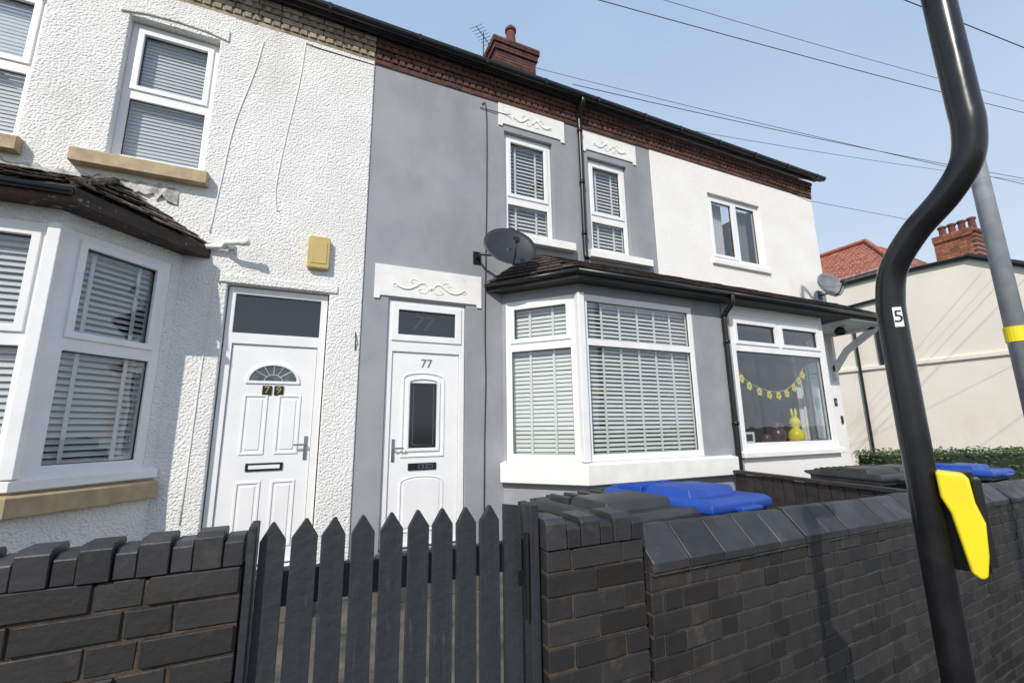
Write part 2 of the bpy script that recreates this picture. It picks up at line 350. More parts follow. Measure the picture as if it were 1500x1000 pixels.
mb.tube([(-.357+.08*math.cos(math.radians(k)),yd-.006,2.50+.06*math.sin(math.radians(k))) for k in range(0,181,15)],.004,5)
obj('fanlight_bar',mb,pmat('lead_bar',(.5,.5,.5),rough=.4),door)
for i,ch in enumerate("79"):
    cx=-.405+i*.105; p=obj('number_plate',MB().box(cx-.042,cx+.042,yd-.012,yd-.002,2.358,2.450),BLACKP,door,bevel=.003)
    text(ch,.095,Matrix.Translation((cx,yd-.013,2.404))@RX,BRASS,'number_digit',p)
mb=MB(); mb.plate(-.53,-.21,1.625,1.70,yd-.012,yd+.002,[(-.505,-.235,1.645,1.682)]); lb=obj('letterbox',mb,BLACKP,door,bevel=.003)
obj('letterbox_flap',MB().box(-.505,-.235,yd-.009,yd+.001,1.645,1.682),UPVC,lb)
mb=MB(); mb.box(-.035,-.005,yd-.012,yd,1.72,1.95); mb.tube([(-.02,yd,1.865),(-.02,yd-.05,1.865),(-.13,yd-.055,1.865)],.010,8); obj('handle',mb,CHROME,door,smooth=False)
mb=MB(); mb.prism([(-.13,3.70),(.08,3.70),(.085,3.72),(.085,4.04),(.065,4.06),(-.115,4.06),(-.135,4.04),(-.135,3.72)],-.09,-.02); ab=obj('alarm_box',mb,YELB,H79,bevel=.012)
obj('alarm_box_lid',MB().plate(-.105,.055,3.75,4.0,-.096,-.088),YELB,ab,bevel=.004)
cable('cable',cr([(-.33,-.024,6.45),(-.36,-.024,5.9),(-.44,-.024,5.2),(-.49,-.024,4.6),(-.47,-.024,4.33),(-.44,-.024,4.3)],6),.0055,CABLEW,H79)
cable('cable',cr([(-.75,-.024,6.3),(-.80,-.024,5.9),(-.93,-.024,5.2),(-.98,-.024,4.6),(-1.03,-.024,3.95)],6),.0065,CABLEW,H79)
cable('cable',cr([(-.93,-.024,3.6),(-.96,-.024,2.6),(-.98,-.024,1.2)],4),.0065,CABLEW,H79)
cable('cable',[(-.33,-.03,6.44),(-.18,-.025,6.43),(.2,-.025,6.435),(.44,-.022,6.44)],.005,CABLE,H79)
cable('cable',[(.40,-.03,2.85),(.40,-.045,2.95),(.395,-.03,3.04)],.006,CABLE,H79)
mb=MB(); mb.tube([(-1.12,-.05,3.78),(-.9,-.07,3.80),(-.86,-.16,3.815),(-.68,-.2,3.83)],.026,10); mb.tube([(-.88,-.09,3.8),(-.82,-.02,3.84)],.03,10); mb.tube([(-.72,-.19,3.825),(-.66,-.21,3.835)],.034,10); obj('waste_pipe',mb,CABLEW,H79,smooth=True)

# ----- bay builder
def bay(house,pts,wall_mat,sill_mat,secs,z_sill,z_top):
    mb=MB()
    for i in range(len(pts)-1):
        M,L=section(pts[i],pts[i+1]); 
        sp=secs.get(i)
        b=MB(M); holes=[]
        if sp: holes=[(sp['u0'],sp['u1'],z_sill,z_top)]
        b.plate(.002,L-.002,.42,3.72,.0,.13,holes); o=len(mb.v); mb.v+=b.v; mb.f+=[tuple(k+o for k in f) for f in b.f]
    return obj('bay_window',mb,wall_mat,house,bevel=.006)
p79=[(-4.1,-.75),(-1.83,-.75),(-1.22,-.021)]
B79=bay(H79,p79,ROUGHCAST,STONE,{0:dict(u0=.1,u1=2.265),1:dict(u0=.005,u1=.86)},1.70,3.56)
M,L=section(p79[0],p79[1])
window(H79,M,.1,2.262,1.70,3.56,[(.18,.78,1.78,2.62,0),(.9,1.5,1.78,2.62,0),(1.62,2.18,1.78,2.62,0),(.18,.78,2.74,3.48,1),(.9,1.5,2.74,3.48,1),(1.62,2.17,2.74,3.48,1)],yf=.0,parent=B79,name='frame',blind=dict(pitch=.05,depth=.045,a=-58,mat=BLIND,tapes=(.5,1.2,1.9)))
M,L=section(p79[1],p79[2])
window(H79,M,.012,.86,1.70,3.56,[(.16,.78,1.78,2.62,0),(.17,.77,2.74,3.48,1)],yf=.0,parent=B79,name='frame',blind=dict(pitch=.05,depth=.045,a=-50,mat=BLIND,tapes=(.3,.65)))
mb=MB(); mb.box(-1.87,-1.79,-.80,-.72,1.70,3.56); obj('corner_post',mb,UPVC,B79,bevel=.008)
def sillpoly(pts,out,z0,z1,inner=.05):
    P=[Vector((p[0],p[1])) for p in pts]; n=[]
    for i in range(len(P)-1):
        d=(P[i+1]-P[i]).normalized(); n.append(Vector((d.y,-d.x)))
    def off(e):
        r=[]
        for i,p in enumerate(P):
            if i==0: r.append(p+n[0]*e)
            elif i==len(P)-1: r.append(p+n[-1]*e)
            else:
                m=(n[i-1]+n[i]).normalized(); r.append(p+m*e/m.dot(n[i]))
        return r
    o=off(out); q=off(-inner); mb=MB()
    for i in range(len(P)-1):
        vs=[(*o[i],z0),(*o[i+1],z0),(*q[i+1],z0),(*q[i],z0),(*o[i],z1-.01),(*o[i+1],z1-.01),(*q[i+1],z1+.015),(*q[i],z1+.015)]
        mb.add(vs,[(0,3,2,1),(4,5,6,7),(0,1,5,4),(2,3,7,6)]+([(0,4,7,3)] if i==0 else [])+([(1,2,6,5)] if i==len(P)-2 else []))
    return mb
obj('sill',sillpoly(p79,.09,1.45,1.60),STONE,B79,bevel=.012)
obj('window_board',sillpoly(p79,.05,1.62,1.70),UPVC,B79,bevel=.006)
def bayroof(house,Bp,eave,topp,jit=1.0,fm=None,guttered=True,tm_=None,miss=0):
    ze=3.80; zt=4.30
    tm=MB()
    for i in range(len(eave)-1):
        A=(*eave[i],ze); B=(*eave[i+1],ze); C=(*topp[i+1],zt); D=(*topp[i],zt)
        t=tiles((A,B,C,D),7,jit=jit,miss=miss); o=len(tm.v); tm.v+=t.v; tm.f+=[tuple(k+o for k in f) for f in t.f]
    r=obj('bay_roof',tm,tm_ or TILE,Bp)
    b=MB()
    for i in range(len(eave)-1):
        A=(*eave[i],ze-.012); B=(*eave[i+1],ze-.012); C=(*topp[i+1],zt-.012); D=(*topp[i],zt-.012)
        lo=[(*eave[i],3.68),(*eave[i+1],3.68),(*topp[i+1],3.68),(*topp[i],3.68)]
        b.add([A,B,C,D]+lo,[(0,1,2,3),(7,6,5,4),(0,4,5,1)])
    obj('fascia',b,fm or BLACKT,Bp)
    if not guttered: return r
    g=MB()
    P=[Vector((p[0],p[1])) for p in eave]
    pts=[]; ns=[]
    for i in range(len(P)-1):
        d=(P[i+1]-P[i]).normalized(); ns.append(Vector((d.y,-d.x)))
    for i,p in enumerate(P):
        m=ns[0] if i==0 else ns[-1] if i==len(P)-1 else (ns[i-1]+ns[i])
        m=m.normalized(); k=1/m.dot(ns[min(i,len(ns)-1)]); q=p+m*.03*k; pts.append((q.x,q.y,3.75))
    for i in range(len(pts)-1): g.tube([pts[i],pts[i+1]],.032,10)
    obj('bay_gutter',g,BLACKP,Bp,smooth=True)
    return r
R79=bayroof(H79,B79,[(-4.2,-.96),(-1.70,-.96),(-1.00,-.03)],[(-4.2,-.03),(-1.85,-.03),(-1.78,-.03)],jit=2.6,fm=PEEL,guttered=False,tm_=TILEM,miss=.06)
mb=MB(); mb.tube([(-4.2,-.985,3.745),(-1.69,-.985,3.745)],.03,10); obj('bay_gutter',mb,BLACKP,B79,smooth=True)
# ragged mortar flashing as one continuous uneven strip
P0=[];P1=[]; x=-4.1; k=0
while x<-1.30:
    P0.append((x,4.27-random.uniform(0,.09))); P1.append((x,4.34+random.uniform(-.01,.05))); x+=random.uniform(.02,.06)
mb=MB(); n=len(P0); vs=[(p[0],-.036-random.uniform(0,.02),p[1]) for p in P0]+[(p[0],-.024,p[1]) for p in P1]+[(p[0],-.018,p[1]-.01) for p in P0]
mb.add(vs,[(i,i+1,n+i+1,n+i) for i in range(n-1)]+[(2*n+i,2*n+i+1,i+1,i) for i in range(n-1)])
obj('flashing',mb,LEAD,B79)
mb=MB(); hp=[]
for k in range(15):
    t=k/14; p=Vector((-1.79,-.05,4.325)).lerp(Vector((-1.70,-.95,3.835)),t); hp.append(tuple(p+Vector((random.uniform(-.008,.008),0,random.uniform(-.006,.006)))))
mb.tube(hp,[random.uniform(.022,.036) for _ in hp],7); obj('hip_fillet',mb,TILEM,B79)

# ----- grey house (77)
H77=top('terraced_house','grey rendered terraced house with white ornate lintels and bay window','house',(2.6,0,.5),'terraced houses along the street')
x0,x1=.45,4.80
W1=(2.20,2.96,4.53,6.06); W2=(3.57,4.30,4.50,6.02); DR=(.735,1.66,.76,3.48)
mb=MB(); mb.plate(x0+.002,x1-.002,.3,6.5,.0,.16,[W1,W2,DR,(2.35,x1-.1,1.0,3.6)]); obj('wall',mb,GREY,H77,bevel=.004)
shell(H77,x0,x1); rf=roof(H77,x0+.002,x1); gutter(H77,x0+.002,x1); corbel(H77,x0+.002,x1,REDB,MORT)
for a,b,c,d in (W1,W2):
    window(H77,I,a+.004,b-.004,c+.004,d-.004,[(a+.075,b-.075,c+.08,5.0,0),(a+.085,b-.085,5.13,d-.085,1)],yf=.06,blind=dict(pitch=.055,depth=.046,a=-58,mat=BLINDW,tapes=(a+.22,b-.22)))
sill(H77,2.12,3.24,4.41,4.53,WPAINT,y=-.10); sill(H77,3.49,4.62,4.375,4.49,WPAINT,y=-.10)
def scroll(cx,cz,w,h,y,parent):
    mb=MB()
    for s in (-1,1):
        pts=[(cx+s*w*u,y,cz+h*v) for u,v in ((.06,-.1),(.10,.35),(.2,.62),(.3,.5),(.42,.15),(.55,-.12),(.7,-.18),(.84,.0),(.95,.3),(1.0,.1),(.93,-.12),(.86,.05))]
        P=cr(pts,5); n=len(P); mb.tube(P,[.003+.008*math.sin(math.pi*min(1,(i+1)/n*1.1)) if i<n*.9 else .003 for i in range(n)],7)
        pts=[(cx+s*w*u,y,cz+h*v) for u,v in ((.3,.5),(.36,.85),(.5,.9),(.55,.62),(.46,.55))]
        P=cr(pts,4); mb.tube(P,.004,6)
        pts=[(cx+s*w*u,y,cz+h*v) for u,v in ((.06,-.1),(.15,-.45),(.3,-.4),(.34,-.15),(.26,-.1))]
        mb.tube(cr(pts,4),.004,6)
    mb.lathe([(.001,.010),(.018,.007),(.024,0),(.024,-.01)],12,Matrix.Translation((cx,y,cz+.1*h))@RX)
    obj('scroll_moulding',mb,WPAINT,parent,smooth=True)
def lintel(a,b,c,d,w,h,dz=0):
    mb=MB(); mb.prism([(a,c),(a,c-.04),(a+.06,c-.04),(a+.07,c)]+[(b-.07,c),(b-.06,c-.04),(b,c-.04),(b,d),(a,d)],-.018,.0)
    o=obj('lintel',mb,WPAINT,H77,bevel=.005); scroll((a+b)/2,(c+d)/2+dz,w,h,-.021,o)
lintel(2.11,3.17,6.155,6.465,.31,.10,-.04); lintel(3.48,4.50,6.13,6.43,.31,.10,-.04); lintel(.57,1.86,3.50,3.87,.44,.11,-.06)
yd=.05
mb=MB(); mb.plate(.74,1.655,.78,3.475,yd-.02,yd+.07,[(.805,1.59,.80,2.87),(.82,1.575,3.03,3.40)]); fr=obj('door_frame',mb,UPVC,H77,bevel=.006)
mb=MB(); mb.plate(.785,1.61,2.995,3.435,yd-.036,yd+.0,[(.86,1.535,3.07,3.36)]); obj('transom_sash',mb,UPVC,fr,bevel=.006)
tg=obj('transom_glass',MB().box(.83,1.57,yd+.01,yd+.016,3.04,3.39),GLASSD,fr)
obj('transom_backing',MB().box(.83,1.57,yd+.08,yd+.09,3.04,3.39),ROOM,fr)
text('77',.26,Matrix.Translation((1.13,yd+.006,3.21))@RX,pmat('etched_digit',(.06,.068,.078),rough=.6),'etched_number',tg,ext=.001,shear=.25)
mb=MB(); mb.plate(.808,1.587,.80,2.867,yd,yd+.05); door=obj('door',mb,DOORW,H77,bevel=.004)
def archshape(a,b,c,d,arch,e): return [(a+e,c+e),(b-e,c+e)]+arcpts((a+b)/2,d-arch,(b-a)/2-e,arch-e*.4,12)
mb=MB()
mb.ring(archshape(.93,1.42,1.70,2.64,.07,0),archshape(.93,1.42,1.70,2.64,.07,.022),yd-.012,yd+.004)
mb.ring(archshape(.985,1.365,1.76,2.575,.05,0),archshape(.985,1.365,1.76,2.575,.05,.03),yd-.016,yd+.004)
panel(mb,.93,1.42,.92,1.50,yd,arch=.07)
obj('door_panel',mb,DOORW,door,bevel=.004)
obj('door_glass',MB().box(1.025,1.325,yd-.006,yd-.002,1.80,2.52),pmat('dark_door_pane',(.02,.022,.025),rough=.08),door)
mb=MB(); mb.tube([(1.06,yd-.008,1.83),(1.06,yd-.008,2.49),(1.29,yd-.008,2.49),(1.29,yd-.008,1.83),(1.06,yd-.008,1.83)],.003,5); obj('lead_line',mb,GDIGIT,door)
text('77',.135,Matrix.Translation((1.20,yd-.004,2.745))@RX,GDIGIT,'number_digit',door)
mb=MB(); mb.plate(1.02,1.335,1.56,1.635,yd-.014,yd+.002); lb=obj('letterbox',mb,BLACKP,door,bevel=.004)
mb=MB(); mb.plate(1.13,1.30,1.575,1.62,yd-.018,yd-.013,[(1.145,1.175,1.583,1.612),(1.195,1.215,1.583,1.612),(1.235,1.285,1.590,1.605)]); obj('letterbox_badge',mb,CHROME,lb)
mb=MB(); mb.box(.835,.865,yd-.012,yd,1.66,1.90); mb.tube([(.85,yd,1.80),(.85,yd-.05,1.80),(.96,yd-.055,1.80)],.010,8); obj('handle',mb,CHROME,door)
def drain(pts,r=.034):
    mb=MB(); mb.tube(cr(pts,5),r,12); 
    return mb
mb=drain([(3.40,-.205,6.82),(3.40,-.19,6.74),(3.41,-.06,6.60),(3.42,-.05,6.45),(3.42,-.05,5.2),(3.42,-.05,4.45),(3.42,-.08,4.34)])
for z in (6.35,5.5,4.7): mb.tube([(3.42,-.05,z),(3.42,-.05,z+.05)],.043,12)
obj('drainpipe',mb,BLACKP,H77,smooth=True)
cable('cable',cr([(1.86,-.012,6.36),(1.93,-.012,6.30),(1.935,-.012,5.2),(1.92,-.012,4.2),(1.905,-.014,3.2),(1.915,-.012,2.6),(1.90,-.012,1.9),(1.89,-.012,.9)],6),.006,CABLE,H77)
cable('cable',[(1.84,-.012,6.30),(2.2,-.02,6.30),(2.28,-.05,6.30)],.006,CABLE,H77)
pb=[(2.14,.0),(2.82,-.75),(5.15,-.75)]
B77=bay(H77,pb,GREY,WPAINT,{0:dict(u0=.05,u1=1.0),1:dict(u0=.012,u1=1.78)},1.62,3.56)
M,L=section(pb[0],pb[1])
window(H77,M,.05,L-.012,1.62,3.56,[(.13,L-.13,1.70,2.92,0),(.14,L-.14,3.04,3.48,1)],yf=.0,parent=B77,name='frame',blind=dict(pitch=.05,depth=.048,a=-66,mat=BLINDW,tapes=(.35,.65)))
M,L=section(pb[1],pb[2])
window(H77,M,.012,1.775,1.62,3.56,[(.10,1.70,1.70,2.94,0),(.10,1.70,3.02,3.48,0)],yf=.0,parent=B77,name='frame',blind=dict(pitch=.05,depth=.046,a=-50,mat=BLINDW,tapes=(.35,.62,.9,1.17,1.44)))
obj('corner_post',MB().box(2.765,2.855,-.80,-.71,1.62,3.56),UPVC,B77,bevel=.01)
obj('sill',sillpoly([pb[0],pb[1],(5.08,-.75)],.10,1.38,1.61),WPAINT,B77,bevel=.012)
bayroof(H77,B77,[(1.93,-.01),(2.68,-.95),(5.15,-.95)],[(2.62,-.01),(2.72,-.01),(5.15,-.01)],jit=1.3,miss=.01)
mb=drain([(5.13,-.98,3.74),(5.13,-.96,3.62),(5.145,-.82,3.50),(5.15,-.80,3.35),(5.15,-.80,2.2),(5.15,-.80,.5)])
for z in (3.1,2.0): mb.tube([(5.15,-.80,z),(5.15,-.80,z+.05)],.043,12)
obj('drainpipe',mb,BLACKP,H77,smooth=True)
CH=MB(); z=9.2; r=0
while z<10.50:
    g=0 if z<10.22 else (.04 if z<10.36 else .075)
    for (a,b) in ((3.2,3.5),(3.51,3.87),(3.88,4.2)) if r%2 else ((3.2,3.3),(3.31,3.67),(3.68,4.04),(4.05,4.2)):
        aa=a-g if a==3.2 else a; bb=b+g if b==4.2 else b
        CH.box(aa,bb,2.7-g,2.91,z,z+.064); CH.box(aa,bb,2.92,3.15+g,z,z+.064)
    z+=.074; r+=1
ch=obj('chimney',CH,REDB,rf,bevel=.004)
obj('chimney_mortar',MB().box(3.21,4.19,2.71,3.14,9.0,10.5),MORT,ch)
mb=MB().lathe([(.17,10.48),(.16,10.54),(.12,10.6),(.10,10.9),(.13,10.92),(.13,10.98),(.09,10.99),(.07,11.06),(.02,11.10)],16,Matrix.Translation((3.62,2.80,0)))
obj('chimney_pot',mb,TERRA,ch,smooth=False)
# ----- white house (75)
H75=top('terraced_house','white rendered terraced house with bay window and small door canopy','house',(7,0,.5),'terraced houses along the street')
x0,x1=4.80,9.0
mb=MB(); mb.plate(x0,x1,.3,6.5,-.006,.16,[(6.04,7.36,4.76,5.98),(5.2,7.7,1.0,3.6),(7.95,8.7,.76,2.9)]); obj('wall',mb,WHITEW,H75,bevel=.006)
shell(H75,x0,x1); roof(H75,x0,x1+.12); gutter(H75,x0,x1+.16); corbel(H75,x0,x1,REDB,MORT)
w=window(H75,I,6.045,7.355,4.765,5.975,[(6.13,6.68,4.85,5.89,1),(6.79,7.27,4.85,5.89,0)],yf=.05)
sill(H75,5.98,7.42,4.66,4.75,WHITEW,y=-.05)
def curtain(name,M,u0,u1,z0,z1,y,mat,parent,amp=.02,wl=.07):
    mb=MB(M); n=max(8,int((u1-u0)/.012)); vs=[]
    for i in range(n+1):
        u=u0+(u1-u0)*i/n; yy=y+amp*math.sin(u/wl*6.28)+amp*.4*math.sin(u/wl*2.3)
        vs+=[(u,yy,z0),(u,yy,z1)]
    mb.add(vs,[(2*i,2*i+2,2*i+3,2*i+1) for i in range(n)]); return obj(name,mb,mat,parent,smooth=True)
NET=pmat('net_curtain',(.55,.55,.56),rough=.9); MAROON=pmat('dark_plum_curtain',(.030,.013,.015),(.014,.008,.009),scale=4,rough=.9)
curtain('curtain',I,6.30,6.62,4.80,5.95,.24,NET,w); curtain('curtain',I,6.95,7.30,4.80,5.95,.26,pmat('grey_curtain',(.16,.16,.17),rough=.9),w)
pc=[(5.16,-.75),(7.42,-.75),(8.0,-.01)]
B75=bay(H75,pc,WHITEW,WPAINT,{0:dict(u0=.14,u1=2.2),1:dict(u0=.1,u1=.8)},1.66,3.54)
M,L=section(pc[0],pc[1])
w=window(H75,M,.145,2.19,1.66,3.54,[(.225,2.11,1.76,3.02,0),(.24,1.11,3.14,3.45,1),(1.22,2.10,3.14,3.45,1)],yf=.0,parent=B75,name='frame')
curtain('curtain',M,.2,1.15,1.6,3.0,.42,MAROON,w); curtain('curtain',M,1.25,2.1,1.6,3.0,.46,MAROON,w)
M,L=section(pc[1],pc[2])
window(H75,M,.105,.795,1.66,3.54,[(.18,.72,1.76,3.02,0),(.19,.71,3.14,3.45,1)],yf=.0,parent=B75,name='frame')
obj('pier',MB().box(5.16,5.29,-.756,-.60,.42,3.67),GREY,B75)
obj('sill',sillpoly([(5.24,-.75),pc[1],pc[2]],.07,1.57,1.65),WPAINT,B75,bevel=.01)
bayroof(H75,B75,[(5.15,-.95),(9.06,-.95)],[(5.15,-.01),(9.06,-.01)],jit=1.2,miss=.01)
obj('canopy_soffit',MB().box(7.9,9.05,-.93,-.02,3.655,3.678),WPAINT,B75)
mb=MB(); mb.prism([(-.02,2.95),(-.08,2.95),(-.30,3.25),(-.80,3.57),(-.80,3.65),(-.72,3.65),(-.26,3.35),(-.02,3.04)],8.82,8.90,'x'); mb.box(8.82,8.90,-.07,-.006,2.8,3.655); mb.box(8.82,8.90,-.86,-.08,3.60,3.656)
obj('canopy_bracket',mb,WPAINT,H75,bevel=.006)
mb=MB(); mb.plate(7.96,8.69,.78,2.89,.04,.1,[(8.03,8.62,.8,2.82)]); mb2=obj('door_frame',mb,UPVC,H75,bevel=.005); mb=MB(); mb.plate(8.035,8.615,.8,2.815,.06,.1); panel(mb,8.12,8.53,.95,1.6,.06); panel(mb,8.12,8.53,1.8,2.65,.06); obj('door',mb,DOORW,H75)
mb=MB(); mb.box(8.74,8.82,-.02,-.006,2.32,2.46); o=obj('number_plate',mb,BLACKP,H75,bevel=.004); text('75',.06,Matrix.Translation((8.78,-.022,2.39))@RX,WDIGIT,'number_digit',o,ext=.001)
obj('doorbell',MB().box(8.86,8.91,-.03,-.006,2.0,2.14),BLACKP,H75,bevel=.006)
mb=MB(); mb.lathe([(.02,-.14),(.07,-.13),(.09,-.08),(.07,-.02),(.03,0)],14,Matrix.Translation((8.35,-.5,3.65))); obj('porch_lamp',mb,BLACKP,H75,smooth=True)
bt=MB(); P=[(5.48,-.60,2.88),(5.7,-.60,2.64),(6.1,-.6,2.50),(6.5,-.6,2.50),(6.85,-.6,2.68),(7.05,-.6,2.88)]
S=cr(P,6); bt.tube(S,.004,5)
for k in range(1,len(S)-1,3):
    p=S[k]; tt=random.uniform(-.3,.3)
    for q in range(5):
        a=math.radians(72*q)+tt; c=(p.x+.034*math.cos(a),p.z-.06+.040*math.sin(a))
        bt.prism([(c[0]+.022*math.cos(t*math.pi/3+tt),c[1]+.026*math.sin(t*math.pi/3+tt)) for t in range(6)],p.y-.006-.001*q,p.y+.004)
tag(obj('bunting',bt,YELS),'yellow paper flower bunting strung across the bay window','bunting')
obj('window_board',MB().box(5.3,7.3,-.66,-.3,1.60,1.74),WPAINT,B75)
def vase(x,prof,mat,label,name='vase',cat='vase'):
    return tag(obj(name,MB().lathe(prof,18,Matrix.Translation((x,-.56,1.742))),mat,smooth=True),label,cat)
rb=MB().lathe([(.02,0),(.085,.005),(.115,.07),(.105,.14),(.06,.19),(.045,.21),(.075,.25),(.08,.30),(.055,.35),(.01,.37)],18,Matrix.Translation((6.72,-.56,1.742)))
for s in (-1,1): rb.tube([(6.72+s*.03,-.56,2.08),(6.72+s*.045,-.56,2.17),(6.72+s*.05,-.56,2.24)],[.02,.022,.008],8)
tag(obj('rabbit_ornament',rb,YEL,smooth=True),'yellow rabbit ornament standing on the bay window board','ornament')
vase(6.30,[(.05,0),(.085,.02),(.11,.09),(.11,.15),(.06,.2),(.085,.22),(.08,.27),(.02,.3)],BROWN,'round dark plum ceramic pot on the window board')
vase(6.05,[(.04,0),(.06,.02),(.07,.06),(.06,.11),(.02,.13)],BROWN,'small dark plum ceramic pot on the window board')
mb=MB(); mb.plate(5.60,5.80,1.744,1.90,-.56,-.54,[(5.63,5.77,1.774,1.87)]); pf=obj('picture_frame',mb,WPAINT); tag(pf,'small white picture frame on the window board','picture frame')
obj('picture',MB().box(5.63,5.77,-.552,-.548,1.774,1.87),ROOM,pf)
# ================================================================= dishes
def dish(loc,nrm,rx,mat,label,mount):
    e=top('satellite_dish',label,'satellite dish',loc)
    n=Vector(nrm).normalized(); q=n.to_track_quat('Z','Y').to_matrix().to_4x4(); T=Matrix.Translation(loc)@q
    mb=MB(); N=28; rings=7; vs=[];fs=[]
    for i in range(rings+1):
        r=i/rings
        for k in range(N):
            a=2*math.pi*k/N; vs.append((rx*1.1*r*math.cos(a),rx*r*math.sin(a),.07*r*r*rx/.31))
    for i in range(rings):
        for k in range(N): fs.append((i*N+k,i*N+(k+1)%N,(i+1)*N+(k+1)%N,(i+1)*N+k))
    mb.add(vs,fs,T); d=obj('reflector',mb,mat,e,smooth=True)
    so=d.modifiers.new('solid','SOLIDIFY'); so.thickness=.008
    lowdir=-1 if (q@Vector((0,1,0))).z>0 else 1
    mb=MB(T); mb.tube([(0,lowdir*rx*1.0,.05),(0,lowdir*rx*.85,.18),(0,lowdir*rx*.35,.30)],.010,8); obj('arm',mb,BLACKP,e,smooth=True)
    mb=MB(T); mb.tube([(0,lowdir*rx*.42,.30),(0,lowdir*rx*.25,.27)],[.022,.028],10); mb.box(-.022,.022,lowdir*rx*.5-.03,lowdir*rx*.5+.03,.29,.33); obj('receiver_head',mb,BLACKP,e)
    b=Vector(loc)-n*.03
    mb=MB(); mb.tube([tuple(b),tuple(b-n*.07),(mount[0],mount[1]-.14,mount[2]),tuple(mount)],.018,8); mb.box(mount[0]-.05,mount[0]+.05,mount[1]-.015,mount[1]-.002,mount[2]-.08,mount[2]+.08); obj('bracket',mb,BLACKP,e)
dish((2.07,-.40,4.12),(-.12,-.85,.36),.30,DISH,'dark grey satellite dish fixed above the bay roof',(1.80,-.0,4.12))
dish((8.66,-.25,4.52),(-.2,-.85,.2),.25,DISHL,'light grey satellite dish above the door canopy',(8.8,-.006,4.42))
a=MB(); a.tube([(2.99,2.9,10.0),(2.99,2.9,10.75)],.012,6); a.tube([(2.75,2.7,10.62),(3.2,3.1,10.72)],.008,6)
for k in range(7): 
    t=k/6; c=Vector((2.75,2.7,10.62)).lerp(Vector((3.2,3.1,10.72)),t); a.tube([tuple(c+Vector((.1,-.11,0))),tuple(c-Vector((.1,-.11,0)))],.005,5)
tag(obj('television_aerial',a,CABLE),'thin black television aerial strapped beside the brick chimney','aerial')
# ================================================================= boundary walls
def brick(mb,a,b,y0,y1,z0,z1):
    r=lambda:random.uniform(-.0014,.0014)
    vs=[(x+r(),y+r(),z+r()) for x in (a,b) for y in (y0,y1) for z in (z0,z1)]
    mb.add(vs,[(0,1,3,2),(4,6,7,5),(0,4,5,1),(2,3,7,6),(0,2,6,4),(1,5,7,3)])
def brick_wall(L,H,ztop,left=False):
    mb=MB(); r=0; rp=.068 if left else .073; S,Hd=(.186,.089) if left else (.208,.100); z=ztop-rp+.008
    while z>ztop-H:
        x=-S-.01 if r%2==0 else -.72*S
        pat=[S,Hd] if (r%2 or left) else [S,S,Hd]
        k=0
        while x<L:
            w=pat[k%len(pat)]; a=max(0,x); b=min(L,x+w)
            if b-a>.02:
                j=random.uniform(-.003,.003); brick(mb,a,b,j,.10,z+random.uniform(-.001,.001),z+rp-.008+random.uniform(-.001,.001))
            x+=w+.008; k+=1
        z-=rp; r+=1
    return mb
def wall_obj(label,origin,rot):
    e=top('boundary_wall',label,'brick wall',origin,'brick garden walls')
    e.rotation_euler=rot
    def ch(n,m,mat,bev):
        o=obj(n,m,mat,None,bevel=bev,flat=True); o.parent=e; return o
    return e,ch
e,ch=wall_obj('long charcoal painted brick wall with sloped coping bricks',(1.145,-3.60,-.022),(0,math.radians(1.85),math.radians(5.9)))
LW=9.5
ch('brickwork',brick_wall(LW,1.75,1.488),CHAR,.0025)
ch('mortar',MB().box(.002,LW,.006,.20,-.4,1.478),MORTW,0)
mb=MB(); x=0
while x<LW:
    j=random.uniform(-.004,.004); l=.205+random.uniform(-.010,.008); dz=random.uniform(-.004,.004)
    pr=[(-.018+j,1.490),(-.018+j,1.522+dz),(.085+j,1.630+dz),(.118+j,1.636+dz),(.21+j,1.53+dz),(.21+j,1.490)]
    mb.prism(pr,x,x+l,'x'); x+=l+.007
ch('coping',mb,COPE,.0025)
ch('coping_mortar',MB().prism([(-.010,1.479),(-.010,1.517),(.088,1.621),(.115,1.625),(.200,1.52),(.200,1.479)],.002,LW-.01,'x'),MORTW,0)
e,ch=wall_obj('charcoal painted brick gate pier with raised capping bricks',(.735,-3.63,0),(0,0,0))
mb=MB(); z=1.60-.065; r=0
while z>-.1:
    cuts=[0,.2,.405] if r%2 else [0,.1,.305,.405]
    for a,b in zip(cuts,cuts[1:]):
        j=random.uniform(-.003,.003); brick(mb,a+.004,b-.004,j,.33+j,z,z+.064)
    z-=.073; r+=1
ch('brickwork',mb,CHAR,.0025); ch('mortar',MB().box(.006,.399,.006,.32,-.1,1.595),MORTW,0)
mb=MB(); x=.0
for k,(w_,h) in enumerate([(.08,.095),(.055,.074),(.08,.092),(.055,.072),(.08,.092),(.055,.070)]):
    mb.prism([(-.006,1.603),(-.006,1.603+h-.014),(.014,1.603+h),(.13,1.603+h),(.145,1.603+h-.014),(.145,1.603)],x+.002,x+w_-.002,'x'); x+=w_
ch('coping',mb,COPE,.002)
e,ch=wall_obj('charcoal painted brick wall with castellated capping bricks',(-4.2,-3.60,0),(0,0,0))
ch('brickwork',brick_wall(4.07,1.75,1.662,True),CHAR,.0025); ch('mortar',MB().box(.002,4.068,.006,.20,-.1,1.655),MORTW,0)
mb=MB(); x=0; k=0
while x<4.05:
    w_=.064 if k%2==0 else .046; h=.084 if k%2==0 else .068; h+=random.uniform(-.003,.003); b=min(x+w_,4.07)
    j=random.uniform(-.003,.003)+(.0 if k%2==0 else .005)
    mb.prism([(-.004+j,1.665),(-.004+j,1.665+h-.012),(.010+j,1.665+h),(.078+j,1.665+h),(.088+j,1.665+h-.010),(.088+j,1.665)],x+.0015,b-.0015,'x'); x+=w_; k+=1
ch('coping',mb,COPE,.0018)
